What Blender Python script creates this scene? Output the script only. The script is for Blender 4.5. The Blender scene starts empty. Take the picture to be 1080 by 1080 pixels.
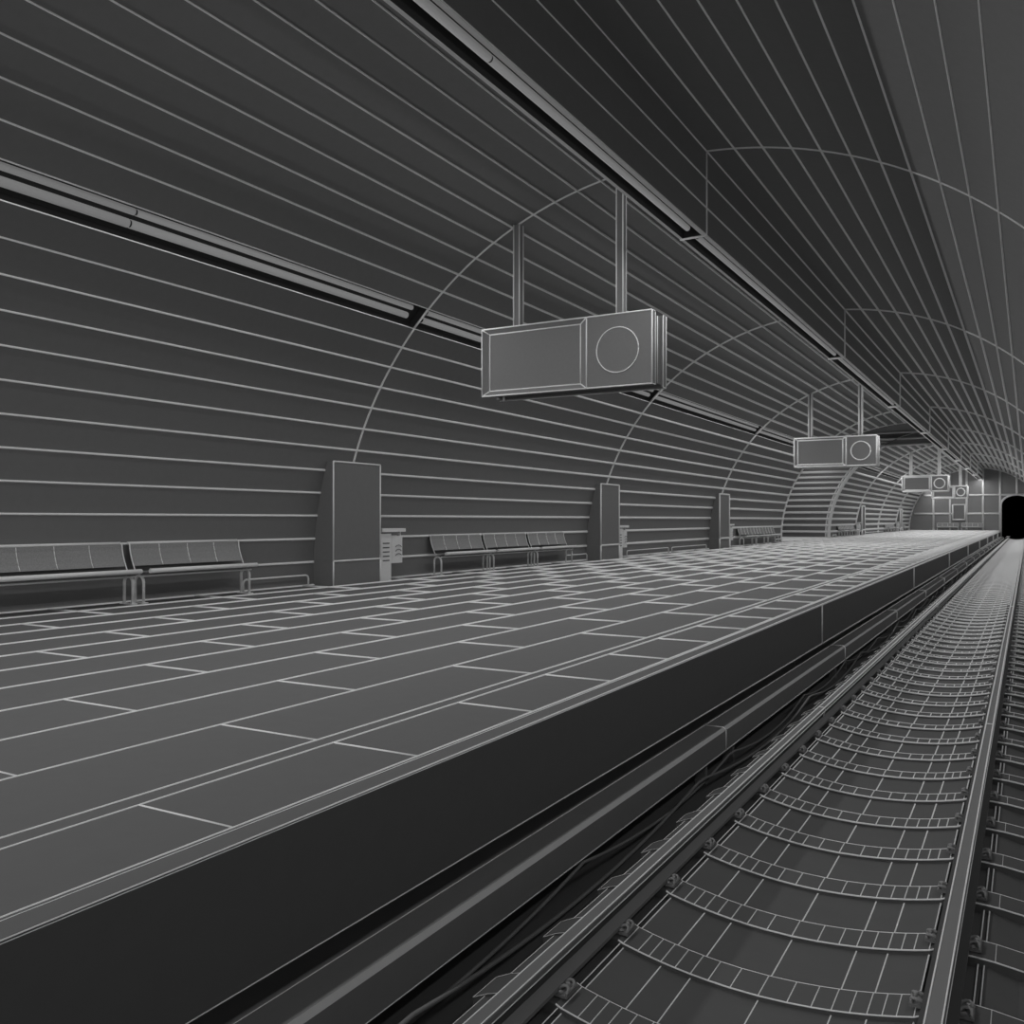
import bpy, math
from math import sin, cos, pi, sqrt, atan2, radians

# ------------------------------------------------------------------ camera, world, lights, exposure
SC = bpy.context.scene
COL = SC.collection
CAM_H = 1.2                       # eye height above the platform
YAW = 0.52064
cd = bpy.data.cameras.new('camera'); cam = bpy.data.objects.new('camera', cd); COL.objects.link(cam)
cam.location = (0, 0, CAM_H); cam.rotation_euler = (radians(90), 0, YAW)
cd.sensor_width = 36; cd.lens = 36 * 949.67 / 1080; cd.shift_y = 8.54 / 1080
cd.clip_start = 0.05; cd.clip_end = 400
SC.camera = cam

W = bpy.data.worlds.new('world'); SC.world = W; W.use_nodes = True
W.node_tree.nodes['Background'].inputs[0].default_value = (1, 1, 1, 1)
W.node_tree.nodes['Background'].inputs[1].default_value = 1.25

SC.view_settings.view_transform = 'Standard'; SC.view_settings.look = 'None'
SC.view_settings.gamma = 1; SC.view_settings.use_curve_mapping = False
SC.view_settings.exposure = 0.0

P = 11.803                        # bay length
Y1 = 13.316                       # first visible bay joint
Y_BACK = Y1 - 2 * P               # behind the camera
Y_END = Y1 + 8 * P
CX, CZ, CR = -4.905, -0.97 + CAM_H, 6.535         # platform vault circle
RX, RZ, RR = -4.727, -1.219 + CAM_H, 6.838        # track vault circle
BEAM_P, WALL_P, RIGHT_P = 112.0, 148.0, 38.0

def light(name, loc, direction, sx, sy, power):
    l = bpy.data.lights.new(name, 'AREA'); l.shape = 'RECTANGLE'; l.size = sx; l.size_y = sy
    l.energy = power
    o = bpy.data.objects.new(name, l); COL.objects.link(o); o.location = loc
    # local -Z along direction, local Y along world Y
    dx, dz = direction
    o.rotation_euler = (0, atan2(-dx, -dz), 0)
    return o
def bay_range(i): return Y1 + (i - 1) * P, Y1 + i * P
PASS0, PASS1 = 48.73, 61.84       # opening of the cross passage in the left vault
for i in range(-1, 9):
    y0, y1 = bay_range(i)
    light('beam_lamp_light', (-4.445, (y0 + y1) / 2, 4.322 + CAM_H), (0, -1), 0.14, P - .5, BEAM_P)
    light('right_fill_light', (1.18, (y0 + y1) / 2, 2.0 + CAM_H), (-.85, -.5), 0.2, P - .5, RIGHT_P)  # added fill strip on the unseen right wall, no fixture there
    a0, a1 = y0, y1
    if i == 4: continue
    if i == 5: a0 = PASS1 + .9
    w = (a1 - a0) / P
    an = radians(44.5)
    light('wall_lamp_light', (CX - (CR - .0) * cos(an), (a0 + a1) / 2, CZ + (CR - .0) * sin(an)), (cos(an), -sin(an)), 0.10, a1 - a0 - .5, WALL_P * w)

light('passage_fill_light', (-11.8, (PASS0 + PASS1) / 2, 4.6 + CAM_H), (0, -1), .3, 11, 130)  # added fill light to brighten the passage, no fixture modelled

# ------------------------------------------------------------------ materials
def mat(name, c, rough=.75, noise=0.05, scale=9, spec=.25, metal=0):
    m = bpy.data.materials.new(name); m.use_nodes = True; nt = m.node_tree
    b = nt.nodes['Principled BSDF']; b.inputs['Roughness'].default_value = rough
    b.inputs['Specular IOR Level'].default_value = spec; b.inputs['Metallic'].default_value = metal
    if noise:
        tc = nt.nodes.new('ShaderNodeTexCoord'); n = nt.nodes.new('ShaderNodeTexNoise')
        n.inputs['Scale'].default_value = scale; n.inputs['Detail'].default_value = 4
        r = nt.nodes.new('ShaderNodeMapRange'); r.inputs['To Min'].default_value = 1 - noise; r.inputs['To Max'].default_value = 1 + noise
        mx = nt.nodes.new('ShaderNodeMix'); mx.data_type = 'RGBA'; mx.blend_type = 'MULTIPLY'; mx.inputs['Factor'].default_value = 1
        mx.inputs['A'].default_value = (c, c, c, 1)
        nt.links.new(tc.outputs['Object'], n.inputs['Vector']); nt.links.new(n.outputs['Fac'], r.inputs['Value'])
        nt.links.new(r.outputs['Result'], mx.inputs['B']); nt.links.new(mx.outputs['Result'], b.inputs['Base Color'])
    else: b.inputs['Base Color'].default_value = (c, c, c, 1)
    return m
M_LINE = mat('pale_seam', .88, .8, 0, spec=.1)
M_SURF = mat('grey_panel', .20, .8)
M_FLOOR = mat('grey_floor_tile', .125, .8)
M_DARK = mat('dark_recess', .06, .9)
M_BED = mat('track_concrete', .11, .9, .08, 5)
M_FACE = mat('platform_face', .125, .85)
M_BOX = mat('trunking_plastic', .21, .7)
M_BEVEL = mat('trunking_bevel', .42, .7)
M_RAIL_SHADED = mat('rail_steel_shaded', .07, .7)  # rail steel with the shade under the head put into its colour
M_CEIL = mat('vault_panel', .23, .8)
M_RECESS = mat('recess_concrete', .5, .9)
M_END = mat('end_wall_panel', .27, .8)
M_CLIP = mat('clip_iron', .28, .6, 0)
M_RAIL = mat('rail_steel', .19, .6)
M_TUBE = mat('lamp_glass', .35, .5, 0)
M_TUBE.node_tree.nodes['Principled BSDF'].inputs['Emission Color'].default_value = (1, 1, 1, 1)
M_TUBE.node_tree.nodes['Principled BSDF'].inputs['Emission Strength'].default_value = .12
M_LIP = mat('channel_lip', .80, .7, 0)
M_METAL = mat('bench_steel', .85, .5, 0)
M_BACK = mat('bench_mesh', .30, .7, .35, 60)
M_SIGN = mat('sign_board', .20, .7, .06, 20)
M_BIN = mat('bin_steel', .80, .6, .08, 30)
M_VOID = mat('tunnel_black', .004, 1, 0, spec=0)
M_CABLE = mat('cable_rubber', .2, .6, 0)

# ------------------------------------------------------------------ mesh builder
SN, CS = 0.49744, 0.86750
LK = 0.00136
def LR(p, k=1.0):                 # seam half width: seams widen down the length of the station
    return max(.0016, min(.13, k * LK * (CS * max(p[1], 0) + SN * abs(p[0]) + .4)))
class MB:
    def __init__(s): s.v = []; s.f = []; s.m = []; s.sm = []
    def face(s, pts, m=0, smooth=False):
        i = len(s.v); s.v += [tuple(p) for p in pts]; s.f.append(tuple(range(i, i + len(pts)))); s.m.append(m); s.sm.append(smooth)
    def line(s, p, q, k=1.0, m=1, r0=None, r1=None):
        p = tuple(p); q = tuple(q)
        d = [q[i] - p[i] for i in range(3)]; L = sqrt(sum(x * x for x in d))
        if L < 1e-6: return
        if r0 is None and p[1] < 1 and q[1] > 20:
            t = (1.0 - p[1]) / (q[1] - p[1]); mid = tuple(p[i] + t * (q[i] - p[i]) for i in range(3))
            s.line(p, mid, k, m); s.line(mid, q, k, m); return
        d = [x / L for x in d]
        up = (0, 0, 1) if abs(d[2]) < .9 else (1, 0, 0)
        u = (d[1] * up[2] - d[2] * up[1], d[2] * up[0] - d[0] * up[2], d[0] * up[1] - d[1] * up[0])
        l = sqrt(sum(x * x for x in u)); u = [x / l for x in u]
        w = (d[1] * u[2] - d[2] * u[1], d[2] * u[0] - d[0] * u[2], d[0] * u[1] - d[1] * u[0])
        r0 = LR(p, k) if r0 is None else r0; r1 = LR(q, k) if r1 is None else (r1)
        b = len(s.v)
        n = 6
        for c, r in ((p, r0), (q, r1)):
            for j in range(n):
                a = 2 * pi * (j + .5) / n
                s.v.append(tuple(c[i] + r * (cos(a) * u[i] + sin(a) * w[i]) for i in range(3)))
        for j in range(n):
            k2 = (j + 1) % n
            s.f.append((b + j, b + k2, b + n + k2, b + n + j)); s.m.append(m); s.sm.append(True)
        s.f.append(tuple(b + j for j in reversed(range(n)))); s.m.append(m); s.sm.append(False)
        s.f.append(tuple(b + n + j for j in range(n))); s.m.append(m); s.sm.append(False)
    def poly(s, pts, k=1.0, m=1, close=False):
        pts = list(pts)
        if close: pts.append(pts[0])
        if len(pts) > 8: s.tube(pts, [LR(p, k) for p in pts], 6, m); return
        for a, b in zip(pts, pts[1:]): s.line(a, b, k, m)
    def box(s, x0, x1, y0, y1, z0, z1, m=0, edges=True, k=1.0, lm=1, skip=()):
        c = [(x, y, z) for z in (z0, z1) for y in (y0, y1) for x in (x0, x1)]
        F = {'z-': (0, 2, 3, 1), 'z+': (4, 5, 7, 6), 'y-': (0, 1, 5, 4), 'y+': (2, 6, 7, 3), 'x-': (0, 4, 6, 2), 'x+': (1, 3, 7, 5)}
        for n, f in F.items():
            if n not in skip: s.face([c[i] for i in f], m)
        if edges:
            for a, b in ((0,1),(2,3),(4,5),(6,7),(0,2),(1,3),(4,6),(5,7),(0,4),(1,5),(2,6),(3,7)): s.line(c[a], c[b], k, lm)
    def prism(s, prof, y0, y1, m=0, caps=True, closed=True, seams=None, k=1.0, ends=True, smooth=False):
        # prof: list of (x, z); counter-clockwise seen from -Y gives outward faces; extruded along Y
        n = len(prof)
        for i in range(n if closed else n - 1):
            a, b = prof[i], prof[(i + 1) % n]
            s.face([(a[0], y0, a[1]), (b[0], y0, b[1]), (b[0], y1, b[1]), (a[0], y1, a[1])], m, smooth)
        if caps and closed:
            s.face([(p[0], y0, p[1]) for p in reversed(prof)], m); s.face([(p[0], y1, p[1]) for p in prof], m)
        for i in (range(n) if seams is None else seams):
            p = prof[i]; s.line((p[0], y0, p[1]), (p[0], y1, p[1]), k)
        if ends:
            q = list(prof) + ([prof[0]] if closed else [])
            for y in (y0, y1): s.poly([(p[0], y, p[1]) for p in q], k)
    def tube(s, pts, r, n=10, m=0, cap=True):
        pts = [tuple(p) for p in pts]; rings = []
        rr_ = r if isinstance(r, (list, tuple)) else [r] * len(pts)
        for i, p in enumerate(pts):
            a = pts[max(i - 1, 0)]; b = pts[min(i + 1, len(pts) - 1)]
            d = [b[j] - a[j] for j in range(3)]; L = sqrt(sum(x * x for x in d)); d = [x / L for x in d]
            if i == 0:
                up = (0, 0, 1) if abs(d[2]) < .9 else (1, 0, 0)
                u = [up[j] - d[j] * sum(up[t] * d[t] for t in range(3)) for j in range(3)]
            else: u = [u[j] - d[j] * sum(u[t] * d[t] for t in range(3)) for j in range(3)]
            l = sqrt(sum(x * x for x in u)); u = [x / l for x in u]
            w = (d[1] * u[2] - d[2] * u[1], d[2] * u[0] - d[0] * u[2], d[0] * u[1] - d[1] * u[0])
            r = rr_[i]
            rings.append([tuple(p[j] + r * (cos(2 * pi * t / n) * u[j] + sin(2 * pi * t / n) * w[j]) for j in range(3)) for t in range(n)])
        b = len(s.v)
        for R_ in rings: s.v += R_
        for i in range(len(rings) - 1):
            for t in range(n):
                t2 = (t + 1) % n
                s.f.append((b + i * n + t, b + i * n + t2, b + (i + 1) * n + t2, b + (i + 1) * n + t)); s.m.append(m); s.sm.append(True)
        if cap:
            s.f.append(tuple(b + t for t in reversed(range(n)))); s.m.append(m); s.sm.append(False)
            s.f.append(tuple(b + (len(rings) - 1) * n + t for t in range(n))); s.m.append(m); s.sm.append(False)
    def build(s, name, mats, parent=None, origin=(0, 0, 0)):
        me = bpy.data.meshes.new(name)
        me.from_pydata([(v[0] - origin[0], v[1] - origin[1], v[2] - origin[2]) for v in s.v], [], s.f)
        for m in (mats if isinstance(mats, (list, tuple)) else [mats]): me.materials.append(m)
        me.polygons.foreach_set('material_index', s.m); me.polygons.foreach_set('use_smooth', s.sm); me.update()
        o = bpy.data.objects.new(name, me); COL.objects.link(o)
        if parent is not None: o.parent = parent; o.location = (0, 0, 0)
        else: o.location = origin
        return o
def struct(o): o['kind'] = 'structure'; return o
def tag(o, label, cat, group=None, kind=None):
    o['label'] = label; o['category'] = cat
    if group: o['group'] = group
    if kind: o['kind'] = kind
    return o
def thing(name, loc, label, cat, group=None):
    o = bpy.data.objects.new(name, None); COL.objects.link(o); o.location = loc
    o.empty_display_size = .2
    return tag(o, label, cat, group)
ORD = ['first', 'second', 'third', 'fourth', 'fifth', 'sixth', 'seventh', 'eighth', 'ninth', 'tenth', 'eleventh', 'twelfth', 'thirteenth', 'fourteenth', 'fifteenth', 'sixteenth', 'seventeenth', 'eighteenth', 'nineteenth', 'twentieth']

# ------------------------------------------------------------------ vault geometry
STEP = radians(3.75); A0 = radians(-2.0)
def vk(k, dr=0): a = A0 + k * STEP; return (CX - (CR + dr) * cos(a), CZ + (CR + dr) * sin(a))
NV = 24
STEPR = .4284 / RR
def rk(k, dr=0):
    a = pi - radians(94.1) - 0  # angle of the corner from +X
    a = radians(85.9) - k * STEPR; return (RX + (RR + dr) * cos(a), RZ + (RR + dr) * sin(a))
SPANS = [(Y_BACK, PASS0), (PASS1, Y_END)]
JOINTS = [Y1 + i * P for i in range(-2, 9)]
def vault_section(mb, k0, k1):
    sub = 4
    for (ya, yb) in SPANS:
        ks = [k0 + j / sub for j in range((k1 - k0) * sub + 1)]
        for a, b in zip(ks, ks[1:]):
            p, q = vk(a), vk(b)
            mb.face([(p[0], ya, p[1]), (p[0], yb, p[1]), (q[0], yb, q[1]), (q[0], ya, q[1])], 0, True)
        for k in range(k0, k1 + 1):
            p = vk(k + (-.025 if k == 12 else .035 if k == 13 else 0)); near_lamp = k in (12, 13)
            mb.line((p[0], ya, p[1]), (p[0], yb, p[1]), r0=.009 if near_lamp else None, r1=.012 if near_lamp else None)
        ys = [y for y in JOINTS if ya - .1 <= y <= yb + .1]
        if yb == PASS0: ys = [y for y in ys if y < yb - 1] + [PASS0]
        if ya == PASS1: ys += [PASS1, PASS1 + .35]
        for y in ys: mb.poly([(vk(k)[0], y, vk(k)[1]) for k in ks], 1.1)
mb = MB(); vault_section(mb, 0, 12); struct(mb.build('wall_left', [M_SURF, M_LINE]))
mb = MB(); vault_section(mb, 13, NV)
def open_edge(k):                 # the near edge of the passage opening runs forward towards the beam
    if k <= 14: return PASS0
    if k <= 17.5: return PASS0 + (52.6 - PASS0) * (k - 14) / 3.5
    if k <= 21.8: return 52.6 + 2.2 * (k - 17.5) / 4.3
    return 54.8 + .4 * (k - 21.8) / 2.2
for j in range(40):
    a, b = 14 + j / 4, 14.25 + j / 4; p, q = vk(a), vk(b)
    mb.face([(p[0], PASS0, p[1]), (p[0], open_edge(a), p[1]), (q[0], open_edge(b), q[1]), (q[0], PASS0, q[1])], 0, True)
for k in range(15, NV): mb.line((vk(k)[0], PASS0, vk(k)[1]), (vk(k)[0], open_edge(k), vk(k)[1]))
mb.poly([(vk(14 + j / 4)[0], open_edge(14 + j / 4), vk(14 + j / 4)[1]) for j in range(41)], .6)
struct(mb.build('ceiling', [M_CEIL, M_LINE]))

# recessed light channel in the left vault
mb = MB()
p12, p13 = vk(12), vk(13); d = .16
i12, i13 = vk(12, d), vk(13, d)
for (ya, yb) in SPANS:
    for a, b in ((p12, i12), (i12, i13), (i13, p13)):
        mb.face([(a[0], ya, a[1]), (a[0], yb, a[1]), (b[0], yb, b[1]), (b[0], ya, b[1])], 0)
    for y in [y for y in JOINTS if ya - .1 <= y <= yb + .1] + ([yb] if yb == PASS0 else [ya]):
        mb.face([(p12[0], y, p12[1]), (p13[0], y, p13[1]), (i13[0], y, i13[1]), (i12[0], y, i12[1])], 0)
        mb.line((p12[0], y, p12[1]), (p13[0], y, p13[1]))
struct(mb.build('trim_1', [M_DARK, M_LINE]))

# ------------------------------------------------------------------ longitudinal beam with light channel
H = CAM_H
BL, BR, BZ = -4.65, -4.237, 4.318 + H
topL = CZ + sqrt(CR**2 - (BL - CX)**2); topR = rk(0)[1]
mb = MB()
y0, y1 = Y_BACK, Y_END
def strip(a, b, m=0): mb.face([(a[0], y0, a[1]), (b[0], y0, b[1]), (b[0], y1, b[1]), (a[0], y1, a[1])], m)
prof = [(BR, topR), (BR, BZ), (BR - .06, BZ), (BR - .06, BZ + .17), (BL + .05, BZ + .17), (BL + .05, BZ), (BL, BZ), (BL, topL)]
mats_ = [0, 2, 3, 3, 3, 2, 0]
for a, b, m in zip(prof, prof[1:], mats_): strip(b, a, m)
for z in (BZ + .42, BZ + .85): mb.line((BR, y0, z), (BR, y1, z), .8)
mb.line((BR, 0, BZ + .01), (BR, y1, BZ + .01), r0=.006, r1=.035)
mb.line((BL, 0, BZ + .01), (BL, y1, BZ + .01), r0=.006, r1=.035)
for y in JOINTS:
    mb.line((BR, y, BZ), (BR, y, topR)); mb.line((BL, y, BZ), (BR, y, BZ))
    mb.box(BL + .03, BR - .055, y - .012, y + .012, BZ + .005, BZ + .169, 3, edges=False)
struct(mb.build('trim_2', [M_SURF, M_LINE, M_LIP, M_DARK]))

# ------------------------------------------------------------------ track vault (right wall)
mb = MB(); sub = 4
NR = 25
ks = [j / sub for j in range(NR * sub + 1)]
for a, b in zip(ks, ks[1:]):
    p, q = rk(a), rk(b); mb.face([(p[0], y0, p[1]), (p[0], y1, p[1]), (q[0], y1, q[1]), (q[0], y0, q[1])], 0, True)
for k in range(NR + 1):
    p = rk(k); mb.line((p[0], y0, p[1]), (p[0], y1, p[1]))
for y in JOINTS: mb.poly([(rk(k)[0], y, rk(k)[1]) for k in ks], 1.1)
e = rk(NR); mb.face([(e[0], y0, e[1]), (e[0], y1, e[1]), (e[0], y1, -1.1), (e[0], y0, -1.1)], 0)
struct(mb.build('wall_right', [M_CEIL, M_LINE]))
XR = e[0]

# ------------------------------------------------------------------ platform floor, coping, face
XE = -2.552; XW = vk(0)[0]
mb = MB()
mb.face([(XE, y0, 0), (XE, y1, 0), (XW - .02, y1, 0), (XW - .02, y0, 0)][::-1], 0)
rows = [-3.361 - .744 * i for i in range(11)]
edges_x = [-3.246] + rows
def seams_y(mbx, x):
    mbx.line((x, y0, 0), (x, y1, 0))
mb.line((-2.668, y0, 0), (-2.668, y1, 0), .45)
for x in [-2.69, -3.246] + rows[:-1] + [-10.80 - 0]:
    seams_y(mb, x)
seams_y(mb, XW + .01)
y = 2.506 - 1.222 * 10
while y < y1:
    if y > y0: mb.line((-2.69, y, 0), (-3.246, y, 0))
    y += 1.222
xs = rows[:10] + [-10.80 - .0, XW]
xs = rows[:10] + [XW]
for r in range(len(xs) - 1):
    y = 3.728 - 2.444 * 6 + (1.222 if r % 2 else 0)
    while y < y1:
        if y > y0: mb.line((xs[r], y, 0), (xs[r + 1], y, 0))
        y += 2.444
struct(mb.build('floor', [M_FLOOR, M_LINE]))
# coping lip line and face
mb = MB()
FZ = -1.76 + H
mb.face([(XE, y0, 0), (XE, y0, FZ), (XE, y1, FZ), (XE, y1, 0)], 0)
mb.face([(XE, y0, FZ), (XE - .3, y0, FZ), (XE - .3, y1, FZ), (XE, y1, FZ)], 0)
mb.line((XE, y0, -.004), (XE, y1, -.004), .7); mb.line((XE, y0, -.014), (XE, y1, -.014), .4)
mb.line((XE, y0, FZ), (XE, y1, FZ), .55)
for y in JOINTS[2:]: mb.line((XE, y, 0), (XE, y, FZ), .9)
struct(mb.build('wall_platform', [M_FACE, M_LINE]))
TZ = -2.22 + H                                                     # floor of the trench beside the track
mb = MB()
mb.face([(XE - .3, y0, FZ), (XE - .3, y0, TZ), (XE - .3, y1, TZ), (XE - .3, y1, FZ)], 0)
for y in JOINTS: mb.line((XE - .3, y - .35, FZ), (XE - .3, y - .35, TZ), .6)
struct(mb.build('wall_recess', [M_RECESS, M_LINE]))

# ------------------------------------------------------------------ track bed
TC = -1.035
SEGX = [0, .1255/2, .118, .1785, .243, .318, .397, .497, .621]
seg = sorted(set([round(TC - .621 + q, 4) for q in (0, .056, .111, .17, .238, .312, .395, .496)] + [TC] + [round(TC + .621 - q, 4) for q in (0, .056, .111, .17, .238, .312, .395, .496)]))
seg[0] = -1.674; seg[-1] = -.404
def sag(x): return -2.022 - .076 * (1 - ((x - TC) / .621) ** 2) + H
BY1 = Y_END + 30
mb = MB()
mb.face([(XE - .3, y0, TZ), (XR, y0, TZ), (XR, BY1, TZ), (XE - .3, BY1, TZ)], 0)
bedx = [seg[i] for i in (0, 3, 5, 8, 11, 13, 16)]
bed = [(x, sag(x) - .022) for x in bedx]
bedp = [(bed[0][0], TZ)] + bed + [(bed[-1][0], TZ)]
for a, b in zip(bedp, bedp[1:]): mb.face([(a[0], y0, a[1]), (b[0], y0, b[1]), (b[0], BY1, b[1]), (a[0], BY1, a[1])], 0)
for p in bed: mb.line((p[0], y0, p[1]), (p[0], y1, p[1]), .5)
# outer slabs beyond the rails
for s_, xo in ((-1, .60), (1, 3.0)):
    pr = [(TC + s_ * .86, TZ), (TC + s_ * .86, -2.035 + H), (TC + s_ * min(1.0, xo + .4), -2.07 + H), (TC + s_ * (1.0 if s_ < 0 else 3.0), -2.10 + H if s_ > 0 else TZ)]
    if s_ < 0: pr = [(TC - .86, TZ), (TC - .86, -2.035 + H), (TC - 1.01, -2.065 + H), (TC - 1.01, TZ)]
    for a, b in zip(pr, pr[1:]):
        f = [(a[0], y0, a[1]), (b[0], y0, b[1]), (b[0], BY1, b[1]), (a[0], BY1, a[1])]
        mb.face(f if s_ > 0 else f[::-1], 0)
    mb.line((pr[1][0], y0, pr[1][1]), (pr[1][0], y1, pr[1][1]), .5)
    if s_ > 0: mb.line((pr[1][0] - .025, y0, pr[1][1]), (pr[1][0] - .025, y1, pr[1][1]), .5)
    if s_ < 0: mb.line((pr[2][0], y0, pr[2][1]), (pr[2][0], y1, pr[2][1]), .2)
for xa_, xb_ in ((bed[0][0], TC - .86), (TC + .86, bed[-1][0])):
    lo, hi_ = min(xa_, xb_), max(xa_, xb_); zp = -2.052 + H
    mb.face([(lo, y0, zp), (hi_, y0, zp), (hi_, BY1, zp), (lo, BY1, zp)], 0)
for x in (-1.690, -.375): mb.line((x, y0, -2.02 + H), (x, y1, -2.02 + H), .3)
struct(mb.build('floor_track', [M_BED, M_LINE]))

# ------------------------------------------------------------------ rails
def rail(xc, y0, y1, label):
    z = -1.87 + H
    pr = [(-.030, -.118), (.030, -.118)]
    pr = [(-.070, -.118), (.070, -.118), (.070, -.100), (.014, -.088), (.012, -.036), (.035, -.030), (.035, -.007), (.029, 0), (-.029, 0), (-.035, -.007), (-.035, -.030), (-.012, -.036), (-.014, -.088), (-.070, -.100)]
    pr = [(xc + a, z + b) for a, b in pr]
    m = MB(); m.prism(pr, y0, y1, 0, seams=[], ends=False)
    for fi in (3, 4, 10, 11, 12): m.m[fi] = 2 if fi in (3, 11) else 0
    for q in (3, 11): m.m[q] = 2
    m.m[2] = 3 if xc < -1 else 2; m.m[12] = m.m[2]  # foot tops: left painted lighter as if lit, right dark as if shaded
    for i, k in ((5, .4), (10, .4)): m.line((pr[i][0], y0, pr[i][1]), (pr[i][0], Y_END, pr[i][1]), k)
    for i, k in ((7, .55), (8, .55)): m.line((pr[i][0], y0, pr[i][1]), (pr[i][0], Y_END, pr[i][1]), k)
    yj = 9.44 - 13
    while yj < Y_END:
        m.line((xc - .03, yj, z), (xc + .03, yj, z), .5); m.line((xc + .035, yj, z - .01), (xc + .013, yj, z - .1), .5); yj += 12.9
    return tag(m.build('rail', [M_RAIL, M_LINE, M_RAIL_SHADED, M_CLIP]), label, 'rail', 'running rails')
RLX, RRX = -1.790, -.3075
rail(RLX, y0, BY1, 'long steel running rail nearer the platform, left of the sleepers curved tops')
rail(RRX, y0, BY1, 'long steel running rail farther from the platform, at the right edge of frame')

# sleepers
SP = P / 18
def clip_mesh(scale_far):
    m = MB()
    # spring clip: two loops of rod over the rail foot, bolted down
    m.box(-.028, .028, -.055, .055, 0, .012, 0, edges=False)
    for sy in (-1, 1):
        c = sy * .028; pts = []
        for t in range(11):
            a = pi * t / 10 * 1.75 - .6
            pts.append((-.004 + .024 * cos(a), c + .017 * sin(a), .022 + .010 * sin(a * 1.3)))
        m.tube(pts, .0075, 6, 1)
    m.tube([(.006, 0, .01), (.006, 0, .042)], .009, 6, 1)
    m.tube([(.020, -.05, .016), (.020, .05, .016)], .006, 6, 1)
    me = m.build('clip_source', [M_RAIL, M_CLIP]); d = me.data; bpy.data.objects.remove(me); return d
CLIP = clip_mesh(1)
outerL = [(-2.105, -2.085), (-2.03, -2.050), (-1.90, -2.010), (-1.86, -2.004)]
outerR = [(RRX + .085, -2.004), (-.13, -2.010), (.02, -2.030), (.27, -2.065)]
k = -6; idx = 0
while True:
    ys = 4.64 + k * SP; k += 1
    if ys > Y_END - .3: break
    if ys < -1.0: continue
    prof_ = [(x, z + H) for x, z in outerL] + [(-1.70, -2.006 + H)] + [(x, sag(x)) for x in seg] + [(-.375, -2.006 + H)] + [(x, z + H) for x, z in outerR]
    m = MB(); yc = ys + .1
    pts = prof_ + [(prof_[-1][0], TZ + .0), (prof_[0][0], TZ + .0)]
    m.prism(pts[::-1], ys, ys + .2, 0, seams=[], ends=False)
    for yy, kk in ((ys, .8), (ys + .2, .45)):
        m.poly([(p[0], yy, p[1]) for p in prof_[:4]], .16); m.poly([(p[0], yy, p[1]) for p in prof_[4:]], kk * .88)
    for (x, z) in prof_[5:5 + len(seg)]: m.line((x, ys, z), (x, ys + .2, z), .44)
    for (x, z) in (prof_[0], prof_[-2], prof_[-3]): m.line((x, ys, z), (x, ys + .2, z), .18)
    vis = ys > 3.0
    if vis: idx += 1
    if not vis: lab = 'grey concrete rail sleeper just below the bottom edge of the frame'
    elif idx <= 14: lab = 'curved concrete rail sleeper, %s one up from the bottom edge of the picture' % ORD[idx - 1]
    else: lab = 'curved concrete rail sleeper in the receding row beyond the fourteenth one from the picture bottom'
    o = m.build('rail_sleeper', [M_BED, M_LINE], origin=(0, yc, 0)); tag(o, lab, 'sleeper', 'rail sleepers')
    if ys < 24:
        for xr in (RLX, RRX):
            for s_ in (-1, 1):
                c = bpy.data.objects.new('rail_clip', CLIP); COL.objects.link(c); c.parent = o
                c.location = (xr + s_ * .092, 0, -2.001 + H); c.rotation_euler = (0, 0, 0 if s_ > 0 else pi)

# ------------------------------------------------------------------ trunking and cables beside the track
BX0, BX1, BZ0, BZ1 = -2.49, -2.30, -2.016 + H, -1.82 + H
yj = 7.784 - 4 * P / 2; n = 0
while yj < Y_END - 1:
    ya, yb = yj, min(yj + P / 2, Y_END - .15); yj += P / 2
    if yb < -4: continue
    m = MB(); b = .022
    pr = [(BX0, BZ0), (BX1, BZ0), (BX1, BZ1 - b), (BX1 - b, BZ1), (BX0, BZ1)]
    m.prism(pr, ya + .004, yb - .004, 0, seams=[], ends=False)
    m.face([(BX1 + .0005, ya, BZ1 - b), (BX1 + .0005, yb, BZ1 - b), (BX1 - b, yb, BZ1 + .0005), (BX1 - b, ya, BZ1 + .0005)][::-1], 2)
    m.line((BX1, ya, BZ0), (BX1, yb, BZ0), .5); m.line((BX0, ya, BZ1), (BX0, yb, BZ1), .45)
    m.poly([(p[0], yb - .004, p[1]) for p in (pr[1], pr[2], pr[3], pr[4])], .6)
    for yy in (ya + .4, yb - .4): m.box(BX0 + .05, BX1 - .05, yy - .03, yy + .03, TZ, BZ0 - .001, 0, edges=False)
    n += 1
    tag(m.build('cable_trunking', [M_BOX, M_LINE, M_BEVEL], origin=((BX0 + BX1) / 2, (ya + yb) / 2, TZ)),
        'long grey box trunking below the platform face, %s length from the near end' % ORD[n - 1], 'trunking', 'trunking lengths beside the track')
def cable(x, drop, span, phase, sagz, r, label):
    m = MB(); pts = []
    y = -2.0
    while y < Y_END - .5:
        t = ((y - phase) / span) % 1
        pts.append((x + .02 * sin(y * .7 + phase), y, BZ0 - drop - sagz * 4 * t * (1 - t))); y += .18 if y < 40 else .5
    m.tube(pts, r, 8, 0)
    tag(m.build('cable', [M_CABLE]), label, 'cable', 'cables under the trunking')
cable(-2.268, .012, P / 4, 7.784, .11, .010, 'upper dark cable hung in short loops under the trunking')
cable(-2.225, .03, P / 3, 6.9, .135, .012, 'lower thicker cable sagging deepest below the trunking')

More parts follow.
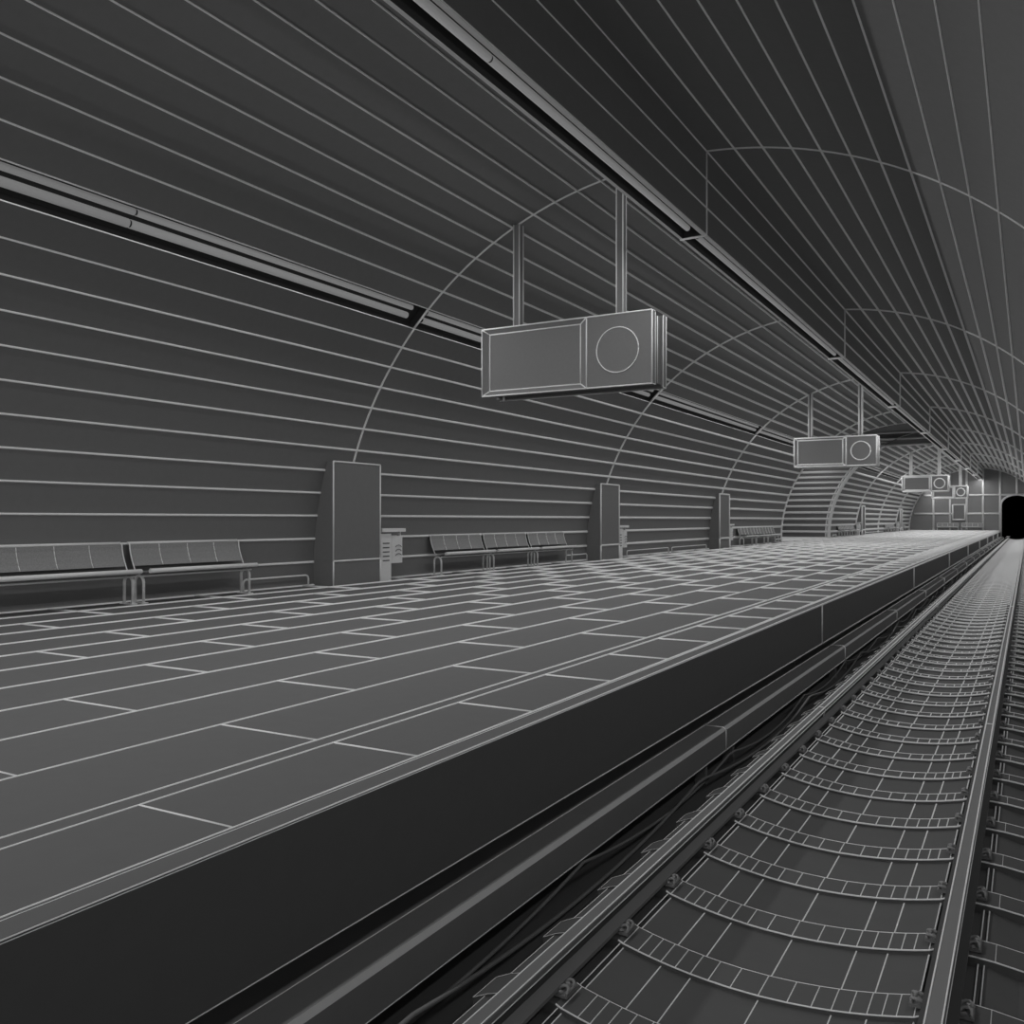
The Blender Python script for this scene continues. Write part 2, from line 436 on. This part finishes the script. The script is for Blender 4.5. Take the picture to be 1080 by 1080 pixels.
# ------------------------------------------------------------------ end wall with portal, tunnel beyond
mb = MB()
ye = Y_END
PX0, PX1, PS, PT = -2.514, 0.444, 1.57 + H, 2.66 + H      # portal sides, spring height, crown
PB = -2.2 + H
arch = []
for j in range(17):
    a = pi - pi * j / 16
    arch.append(((PX0 + PX1) / 2 + (PX1 - PX0) / 2 * cos(a), PS + (PT - PS) * sin(a)))
hi = 7.2
for a, b in zip(arch, arch[1:]): mb.face([(a[0], ye, a[1]), (b[0], ye, b[1]), (b[0], ye, hi), (a[0], ye, hi)], 0)
mb.face([(-12, ye, PB), (PX0, ye, PB), (PX0, ye, hi), (-12, ye, hi)], 0)
mb.face([(PX1, ye, PB), (3, ye, PB), (3, ye, hi), (PX1, ye, hi)], 0)
yl = ye - .02
def zt(x):
    if x < BL: return CZ + sqrt(max(0, CR**2 - (x - CX)**2))
    return RZ + sqrt(max(0, RR**2 - (x - RX)**2))
for x in (-8.95, -7.314, -5.724, -4.159, -2.566): mb.line((x, yl, 0), (x, yl, zt(x)), .8)
mb.line((-1.035, yl, PT), (-1.035, yl, zt(-1.035)), .8)
for z in (.69 + H,): mb.line((-10.9, yl, z), (-7.056, yl, z), .8); mb.line((-5.869, yl, z), (PX0, yl, z), .8)
mb.line((-9.9, yl, 2.66 + H), (.8, yl, 2.66 + H), .8)
mb.poly([(PX0, yl, PB)] + [(x, yl, z) for x, z in arch] + [(PX1, yl, PB)], .8)
struct(mb.build('wall_back', [M_END, M_LINE]))
mb = MB(); yt = ye + 30
ap = [(PX0, PB)] + arch + [(PX1, PB)]
for a, b in zip(ap, ap[1:]): mb.face([(a[0], ye + .01, a[1]), (a[0], yt, a[1]), (b[0], yt, b[1]), (b[0], ye + .01, b[1])], 0, True)
mb.face([(PX0, yt, PB), (PX1, yt, PB), (PX1, yt, PT), (PX0, yt, PT)], 0)
struct(mb.build('wall_tunnel', [M_VOID]))
# poster frame on the end wall
m = MB(); m.box(-7.056, -5.869, ye - .19, ye - .12, .045 + H, 1.648 + H, 0, k=.5)
o = tag(m.build('poster_board', [M_SIGN, M_LINE], origin=(-6.46, ye - .05, .045 + H)), 'framed grey poster board mounted on the far end wall', 'poster')

# ------------------------------------------------------------------ cross passage opening
mb = MB()
XP = -20.0
def outside(y, flip):
    sub_ = 3; kk = [j / sub_ for j in range(NV * sub_ + 1)]
    for a, b in zip(kk, kk[1:]):
        p, q = vk(a), vk(b)
        f = [(XP, y, p[1]), (p[0], y, p[1]), (q[0], y, q[1]), (XP, y, q[1])]
        mb.face(f if not flip else f[::-1], 0)
outside(PASS1, False); outside(PASS0, True)
for k in range(0, NV):
    p = vk(k)
    if p[1] < 5.2 + H: mb.line((XP, PASS1 - .02, p[1]), (p[0], PASS1 - .02, p[1]))
for y, jn in ((PASS1 - .03, 30), (PASS0 + .05, 29)): mb.poly([(vk(j / 2, .16)[0], y, vk(j / 2, .16)[1]) for j in range(jn)], .6)
struct(mb.build('wall_passage', [M_SURF, M_LINE]))
mb = MB()
zc = 5.60 + H
mb.face([(XP, PASS0, zc), (XP, PASS1, zc), (BL, PASS1, zc), (BL, PASS0, zc)], 0)
struct(mb.build('ceiling_passage', [M_SURF, M_LINE]))
mb = MB()
mb.face([(XP, PASS0, 0), (XW - .02, PASS0, 0), (XW - .02, PASS1, 0), (XP, PASS1, 0)], 0)
x = XW
while x > XP: mb.line((x, PASS0, 0), (x, PASS1, 0)); x -= .38
y = PASS0 + .6
while y < PASS1: mb.line((XP, y, 0), (XW, y, 0)); y += .6
struct(mb.build('floor_passage', [M_FLOOR, M_LINE]))
mb = MB(); mb.face([(XP, PASS0, 0), (XP, PASS0, zc), (XP, PASS1, zc), (XP, PASS1, 0)][::-1], 0); struct(mb.build('wall_passage_end', [M_SURF]))
# bulkhead hanging across the vault at the far side of the passage
mb = MB(); zb = 4.74 + H; arcp = []
kb = [14 + j * .25 for j in range(int((NV - 14) / .25) + 1)]
arcp = [vk(k_) for k_ in kb if vk(k_)[1] > zb]
xl = CX - sqrt(CR**2 - (zb - CZ)**2)
polyb = [(xl, zb)] + arcp + [(BL, topL), (BL, zb)]
for yy, fl in ((PASS1 - .3, False), (PASS1 + .0, True)):
    f = [(p[0], yy, p[1]) for p in polyb]; mb.face(f[::-1] if fl else f, 0)
mb.face([(xl, PASS1 - .3, zb), (xl, PASS1, zb), (BL, PASS1, zb), (BL, PASS1 - .3, zb)], 0)
for z in (zb, zb + .40):
    x_ = CX - sqrt(CR**2 - (z - CZ)**2); mb.line((x_, PASS1 - .34, z), (BL - .05, PASS1 - .34, z), .85)
mb.line((-9.6, PASS1 - .32, 5.14 + H), (-7.4, PASS1 - .32, 5.14 + H), .85); mb.line((-9.8, PASS1 - .32, 5.54 + H), (BL - .05, PASS1 - .32, 5.54 + H), .85)
struct(mb.build('trim_3', [M_END, M_LINE]))

# ------------------------------------------------------------------ pilasters
def wall_x(z): return CX - sqrt(CR**2 - (z - CZ)**2)
def bay_word(i): return ['nearest', 'second nearest', 'third from the camera', '', '', 'slender distant one before the far benches', '', 'most distant one near the end wall'][i]
for i in (0, 1, 2, 5, 7):
    yc = Y1 + i * P - .055 + (.9 if i >= 5 else 0); ya, yb = yc - .68, yc + .68; xf = -10.955; zt_ = 2.27
    lab = {0: 'tall grey wall pilaster nearest the camera, between two bench rows', 1: 'second grey wall pilaster, just past the row of three benches', 2: 'third grey wall pilaster, past the two long floor rails', 5: 'distant grey wall pilaster beyond the cross passage opening', 7: 'most distant grey wall pilaster, close to the end wall'}[i]
    t = thing('wall_pilaster', (wall_x(.3), yc, 0), lab, 'pilaster', 'pilasters along the platform wall')
    ox = t.location
    def part(name, za, zb_, ns, tk):
        m = MB(); zz = [za + (zb_ - za) * j / ns for j in range(ns + 1)]
        pr = [(wall_x(z) + .004, z) for z in zz]
        for yy, fl in ((ya, 0), (yb, 1)):
            f = [(x, yy, z) for x, z in pr] + [(xf, yy, zb_), (xf, yy, za)]
            m.face(f if fl else f[::-1], 2)
        m.face([(xf, ya, za), (xf, yb, za), (xf, yb, zb_), (xf, ya, zb_)], 0)
        m.face([(pr[-1][0], ya, zb_), (xf, ya, zb_), (xf, yb, zb_), (pr[-1][0], yb, zb_)], 0)
        m.face([(pr[0][0], ya, za), (pr[0][0], yb, za), (xf, yb, za), (xf, ya, za)], 0)
        for a, b in zip(pr, pr[1:]): m.face([(a[0], ya, a[1]), (b[0], ya, b[1]), (b[0], yb, b[1]), (a[0], yb, a[1])], 0)
        m.line((xf, ya, za), (xf, ya, zb_), .65); m.line((xf, yb, za), (xf, yb, zb_), .65)
        m.line((xf, ya, zb_), (xf, yb, zb_), .7)
        o = m.build(name, [M_SURF, M_LINE, M_SURF], t, origin=tuple(ox)); return o
    part('base_panel', 0, .45, 2, 1); part('body', .452, zt_, 8, 1)

# ------------------------------------------------------------------ benches
def arc_pts(x0, x1, z0, zt_, y, n=8):      # inverted U in the XZ plane
    r = (x1 - x0) / 2; c = (x0 + x1) / 2
    return [(x0, y, z0)] + [(c - r * cos(pi * j / n), y, zt_ - r + r * sin(pi * j / n)) for j in range(n + 1)] + [(x1, y, z0)]
BLEN = 2.21
def bench(yA, label, group, rot=None, loc=None, far=False):
    """built with its back to the wall, seat facing +X, running along +Y from yA"""
    t = thing('bench', loc if loc else (-11.15, yA + BLEN / 2, 0), label, 'bench', group)
    yw = yA if loc is None else loc[1]
    L2 = BLEN / 2 - .06
    def lk(k=1.0): return max(.002, LK * k * (CS * (yw) + 5.5)) if True else 0
    lr = min(.03, lk(.55)) if not far else .02
    # local coords: x 0 = leg centre, y centred
    m = MB(); m.tube([(-.235, -L2, .862), (-.235, L2, .862)], .022, 10); m.build('top_rail', [M_METAL], t)
    m = MB(); c = [(-.20, .845), (-.195, .78), (-.175, .70), (-.145, .61), (-.11, .535)]
    for a, b in zip(c, c[1:]):
        m.face([(a[0], -L2, a[1]), (b[0], -L2, b[1]), (b[0], L2, b[1]), (a[0], L2, a[1])], 0, True)
        m.face([(a[0] - .012, -L2, a[1]), (a[0] - .012, L2, a[1]), (b[0] - .012, L2, b[1]), (b[0] - .012, -L2, b[1])], 0, True)
    for a in (c[0], c[-1]): m.face([(a[0] - .012, -L2, a[1]), (a[0], -L2, a[1]), (a[0], L2, a[1]), (a[0] - .012, L2, a[1])], 0)
    for j in range(1, 4):
        yy = -L2 + 2 * L2 * j / 4
        for a, b in zip(c, c[1:]): m.line((a[0] + .002, yy, a[1]), (b[0] + .002, yy, b[1]), r0=lr * .75, r1=lr * .75)
    m.build('backrest', [M_BACK, M_METAL], t)
    for sy in (-1, 1):
        m = MB(); yy = sy * (L2 - .005)
        m.tube([(-.235, yy, .862)] + [(x + .012, yy, z) for x, z in c] + [(-.07, yy, .47), (.0, yy, .445)], .009 if not far else .014, 8)
        m.build('side_frame', [M_METAL], t)
    m = MB()
    s_ = [(-.03, .437), (.0, .43), (.07, .44), (.16, .455), (.185, .45)]
    for a, b in zip(s_, s_[1:]):
        m.face([(a[0], -L2, a[1]), (b[0], -L2, b[1]), (b[0], L2, b[1]), (a[0], L2, a[1])][::-1], 0, True)
        m.face([(a[0], -L2, a[1] - .02), (b[0], -L2, b[1] - .02), (b[0], L2, b[1] - .02), (a[0], L2, a[1] - .02)], 0, True)
    m.build('seat', [M_BACK, M_METAL], t)
    m = MB(); m.tube([(.20, -L2 + .05, .470), (.20, L2 + .02, .470)], .034, 12); m.build('front_rail', [M_METAL], t)
    m = MB(); m.tube([(.10, -L2, .392), (.10, L2, .392)], .013, 8); m.build('under_rail', [M_METAL], t)
    for sy in (-1, 1):
        m = MB(); yy = sy * (L2 - .03)
        m.tube(arc_pts(-.10, .085, 0.012, .395, yy), .021 if not far else .026, 8)
        m.tube([(-.0075, yy, .39), (-.0075, yy, .43)], .015, 8)
        m.box(-.15, .13, yy - .045, yy + .045, 0, .012, 0, edges=False)
        m.build('leg', [M_METAL], t)
    if rot is not None: t.rotation_euler = (0, 0, rot)
    return t
def group_of(y_start, where, words, n=3):
    for j in range(n):
        lab = 'steel bench %s, %s' % (where, words[j])
        bench(y_start + j * BLEN, lab, 'benches along the platform wall')
w3 = ['nearest of its three', 'middle of its three', 'farthest of its three']
group_of(8.53 - 2 * BLEN + BLEN, 'at the left edge of the frame', ['cut by the frame', 'with a floor rail after it'], 2)
group_of(16.12, 'between the first and second pilaster', w3)
group_of(40.1, 'just before the cross passage opening', w3)
group_of(64.6, 'just beyond the cross passage', w3)
group_of(87.8, 'before the most distant pilaster', w3)
group_of(99.2, 'after the most distant pilaster', ['nearer of the two', 'farther of the two', ''], 2)
for x, wd in ((-7.53, 'left of the two below the poster board'), (-5.16, 'right of the two below the poster board')):
    bench(0, 'steel bench against the end wall, ' + wd, 'benches at the end wall', rot=-pi / 2, loc=(x, Y_END - .36, 0), far=True)

# ------------------------------------------------------------------ litter bins
def bin_(yA, label, far=False):
    t = thing('litter_bin', (-11.12, yA + .38, 0), label, 'bin', 'litter bins beside the pilasters')
    m = MB(); m.box(-.10, .10, -.38, -.05, 0, .93, 0, edges=False)
    m.build('post', [M_BIN, M_DARK], t)
    for j in range(5):
        m = MB(); z = .74 - j * .085
        m.box(.1005, .104, -.32, -.11, z - .012, z + .012, 0, edges=False); m.build('slot', [M_FACE], t)
    m = MB()
    n = 14; zs = (.34, .88)
    ring = []
    for j in range(n + 1):
        a = -pi / 2 + pi * j / n
        ring.append((.12 * cos(a) ** .6 if cos(a) > 1e-6 else 0, .165 + .21 * sin(a)))
    for a, b in zip(ring, ring[1:]): m.face([(a[0], a[1], zs[0]), (b[0], b[1], zs[0]), (b[0], b[1], zs[1]), (a[0], a[1], zs[1])], 0, True)
    for z, fl in ((zs[0], 1), (zs[1], 0)):
        f = [(x, y_, z) for x, y_ in ring]; m.face(f[::-1] if fl else f, 0)
    m.face([(0, -.045, zs[0]), (0, -.045, zs[1]), (0, .375, zs[1]), (0, .375, zs[0])], 0)
    body = m.build('container', [M_BIN, M_DARK], t)
    for j in range(3):
        m = MB(); zc_ = .46 + j * .085
        pts = []
        for q in range(9):
            a = radians(25 + 130 * q / 8); pts.append((.128, .155 + .105 * cos(a), zc_ + .07 * sin(a)))
        m.tube(pts, .006, 6); m.build('emblem_arc', [M_FACE], body)
    m = MB(); m.box(-.12, .14, -.38, .38, .965, 1.035, 0, edges=False); m.build('rain_cover', [M_METAL], t)
    m = MB(); m.box(-.03, .03, .33, .36, .88, .965, 0, edges=False); m.build('bracket', [M_BIN], t)
for i in (0, 1, 2):
    bin_(Y1 + i * P + .73, ['pale steel litter bin right of the nearest pilaster', 'pale steel litter bin right of the second pilaster', 'pale steel litter bin right of the third pilaster'][i])
bin_(Y1 + 5 * P + .9 - 1.6, 'distant litter bin left of the pilaster beyond the cross passage', True)
bin_(Y1 + 7 * P + .9 - 1.6, 'distant litter bin left of the farthest pilaster', True)

# ------------------------------------------------------------------ low hoop rails on the floor
def hoop(ya, yb, label, x=-11.30, r=.017, name='floor_rail'):
    m = MB(); h = .205; rr = .06
    pts = [(x, ya, 0), (x, ya, h - rr), (x, ya + rr * .3, h - rr * .3), (x, ya + rr, h), (x, yb - rr, h), (x, yb - rr * .3, h - rr * .3), (x, yb, h - rr), (x, yb, 0)]
    m.tube(pts, r, 8)
    tag(m.build('floor_rail', [M_METAL], origin=(x, (ya + yb) / 2, 0)), label, 'rail', 'low hoop rails along the wall')
hoop(10.74, 12.30, 'short low steel hoop rail on the floor left of the nearest pilaster')
hoop(22.75, 24.15, 'short low steel hoop rail on the floor left of the second pilaster')
hoop(27.2, 31.1, 'long low steel hoop rail right of the second pilaster, nearer one')
hoop(31.45, 35.5, 'long low steel hoop rail ending at the third pilaster')
hoop(47.0, 48.2, 'low steel hoop rail at the near edge of the cross passage', r=.03)
hoop(62.6, 63.9, 'low steel hoop rail just past the cross passage', r=.035)
hoop(75.5, 80.0, 'low steel hoop rail past the distant pilaster, nearer one', r=.04)
hoop(80.5, 86.5, 'low steel hoop rail ahead of the farthest row of benches', r=.04)

# ------------------------------------------------------------------ hanging signs
def sign(i, label):
    yj = Y1 + i * P; yf = yj - .25; yb = yf + .61; ym = (yf + yb) / 2
    x0, x1, xm = -8.08, -5.012, -6.122; z0, z1 = 2.103 + H, 3.238 + H
    t = thing('hanging_sign', ((x0 + x1) / 2, ym, z1), label, 'sign', 'hanging station signs')
    og = tuple(t.location); K = .60
    def bd(m, name, mats, parent=t): return m.build(name, mats, parent, origin=og if parent is t else og)
    m = MB(); m.box(x0 + .03, x1 - .03, yf + .13, yb - .13, z0 + .04, z1 - .04, 0, edges=False)
    m.line((x1 - .03, yf + .3, z0 + .04), (x1 - .03, yf + .3, z1 - .04), K); bd(m, 'housing', [M_SIGN, M_LINE])
    for (fa, fb, nm) in ((yf, yf + .13, 'front_plate'), (yb, yb - .13, 'back_plate')):
        m = MB(); sgn = 1 if fb > fa else -1; lo, hi_ = min(fa, fb), max(fa, fb); b = .14; dpt = .05 * sgn
        # clock side plate, solid
        m.box(xm, x1, lo, hi_, z0, z1, 0, edges=False)
        # bevelled frame of the text side
        o_ = [(x0, z0), (xm, z0), (xm, z1), (x0, z1)]; i_ = [(x0 + b * .9, z0 + b * .62), (xm - b * .9, z0 + b * .62), (xm - b * .9, z1 - b * .62), (x0 + b * .9, z1 - b * .62)]
        for a in range(4):
            c_ = (a + 1) % 4
            f = [(o_[a][0], fa, o_[a][1]), (o_[c_][0], fa, o_[c_][1]), (i_[c_][0], fa + dpt, i_[c_][1]), (i_[a][0], fa + dpt, i_[a][1])]
            m.face(f if sgn > 0 else f[::-1], 0); m.line(f[0], f[3], K)
        for (pa, pb) in (((x0, z0), (x0, z1)), ((x0, z0), (xm, z0)), ((x0, z1), (xm, z1))):
            m.face([(pa[0], fa, pa[1]), (pb[0], fa, pb[1]), (pb[0], fb, pb[1]), (pa[0], fb, pa[1])], 0)
        m.face([(x0, fb, z0), (xm, fb, z0), (xm, fb, z1), (x0, fb, z1)], 0)
        m.poly([(x, fa, z) for x, z in o_], K, close=True)
        m.poly([(xm, fa, z1), (x1, fa, z1), (x1, fa, z0), (xm, fa, z0)], K)
        m.line((x1, fb, z0), (x1, fb, z1), K * .8); m.line((x1, fa, z0), (x1, fb, z0), K * .8); m.line((x1, fa, z1), (x1, fb, z1), K * .8)
        pl = bd(m, nm, [M_SIGN, M_LINE])
        m = MB(); f = [(x, fa + dpt, z) for x, z in i_]; m.face(f if sgn > 0 else f[::-1], 0); m.poly(f, K, close=True)
        bd(m, 'text_panel', [M_SIGN, M_LINE], pl)
        m = MB(); cxk, czk, rk_ = (xm + x1) / 2 - .02, (z0 + z1) / 2, .355; yk = fa - .006 * sgn; nn = 48
        ring = [(cxk + rk_ * cos(2 * pi * q / nn), yk, czk + rk_ * sin(2 * pi * q / nn)) for q in range(nn)]
        m.face(ring if sgn > 0 else ring[::-1], 0); m.poly(ring, K * .8, close=True)
        bd(m, 'clock_face', [M_SIGN, M_LINE], pl)
    for xa in (-7.560, -5.680):
        xb = xa + .11; ya, y_b = yj - .075, yj + .055
        m = MB()
        ztop = min(CZ + sqrt(CR**2 - (x - CX)**2) for x in (xa, xb)) - .004
        m.box(xa, xb, ya, y_b, z1 - .04, ztop, 0, edges=False)
        for (x, y_) in ((xa, ya), (xb, ya), (xb, y_b)): m.line((x, y_, z1), (x, y_, ztop), .6)
        bd(m, 'hanger_pole', [M_SIGN, M_LINE])
    m = MB(); m.tube([(x0 + .25, yf + .3, z0 - .06), (x0 + .25, yf + .3, z0 + .05)], .02, 8); bd(m, 'knob', [M_METAL])
sign(0, 'large hanging sign with round clock face, nearest the camera')
sign(2, 'second hanging sign with round clock face, mid distance')
sign(5, 'third hanging sign with clock face, overlapping the farthest sign')
sign(7, 'farthest small hanging sign with clock face, before the end wall')

# ------------------------------------------------------------------ fluorescent tubes
def tube(x, z, ya, yb, r, label, grp):
    t = thing('fluorescent_tube', (x, (ya + yb) / 2, z), label, 'lamp', grp); h = (yb - ya) / 2
    m = MB(); m.tube([(0, -h, 0), (0, h, 0)], r, 14); m.build('glass_tube', [M_TUBE], t)
    if yb < 40:
        for s_ in (-1, 1):
            m = MB(); m.tube([(0, s_ * h, 0), (0, s_ * (h + .012), 0)], r * .8, 12); m.build('end_cap', [M_DARK], t)
bayw = ['behind the camera', 'in the bay nearest the camera', 'in the second bay', 'in the third bay', 'in the fourth bay', 'in the fifth bay', 'in the sixth bay', 'in the seventh bay', 'in the eighth bay', 'in the farthest bay']
for i in range(0, 9):
    a, b = bay_range(i)
    for hf in range(2):
        ya = a + (.14 if hf == 0 else 5.785); yb = a + (5.755 if hf == 0 else P - .32)
        hw = 'nearer' if hf == 0 else 'farther'
        if yb > -1:
            tube(-4.425, 4.368 + H, ya, yb, .044, 'lamp tube under the ceiling beam %s, %s of two' % (bayw[i + 1], hw), 'tubes in the beam channel')
        if i == 4: continue
        if i == 5 and hf == 0: ya = PASS1 + .3
        if yb < 1 or (yb - ya) < .5: continue
        for nm, kk, rr in (('upper', 12.77, .045), ('lower', 12.38, .057)):
            q = vk(kk, .078)
            tube(q[0], q[1], ya, yb, rr, '%s wall channel lamp tube %s, %s of two' % (nm, bayw[i + 1], hw), 'tubes in the wall channel')
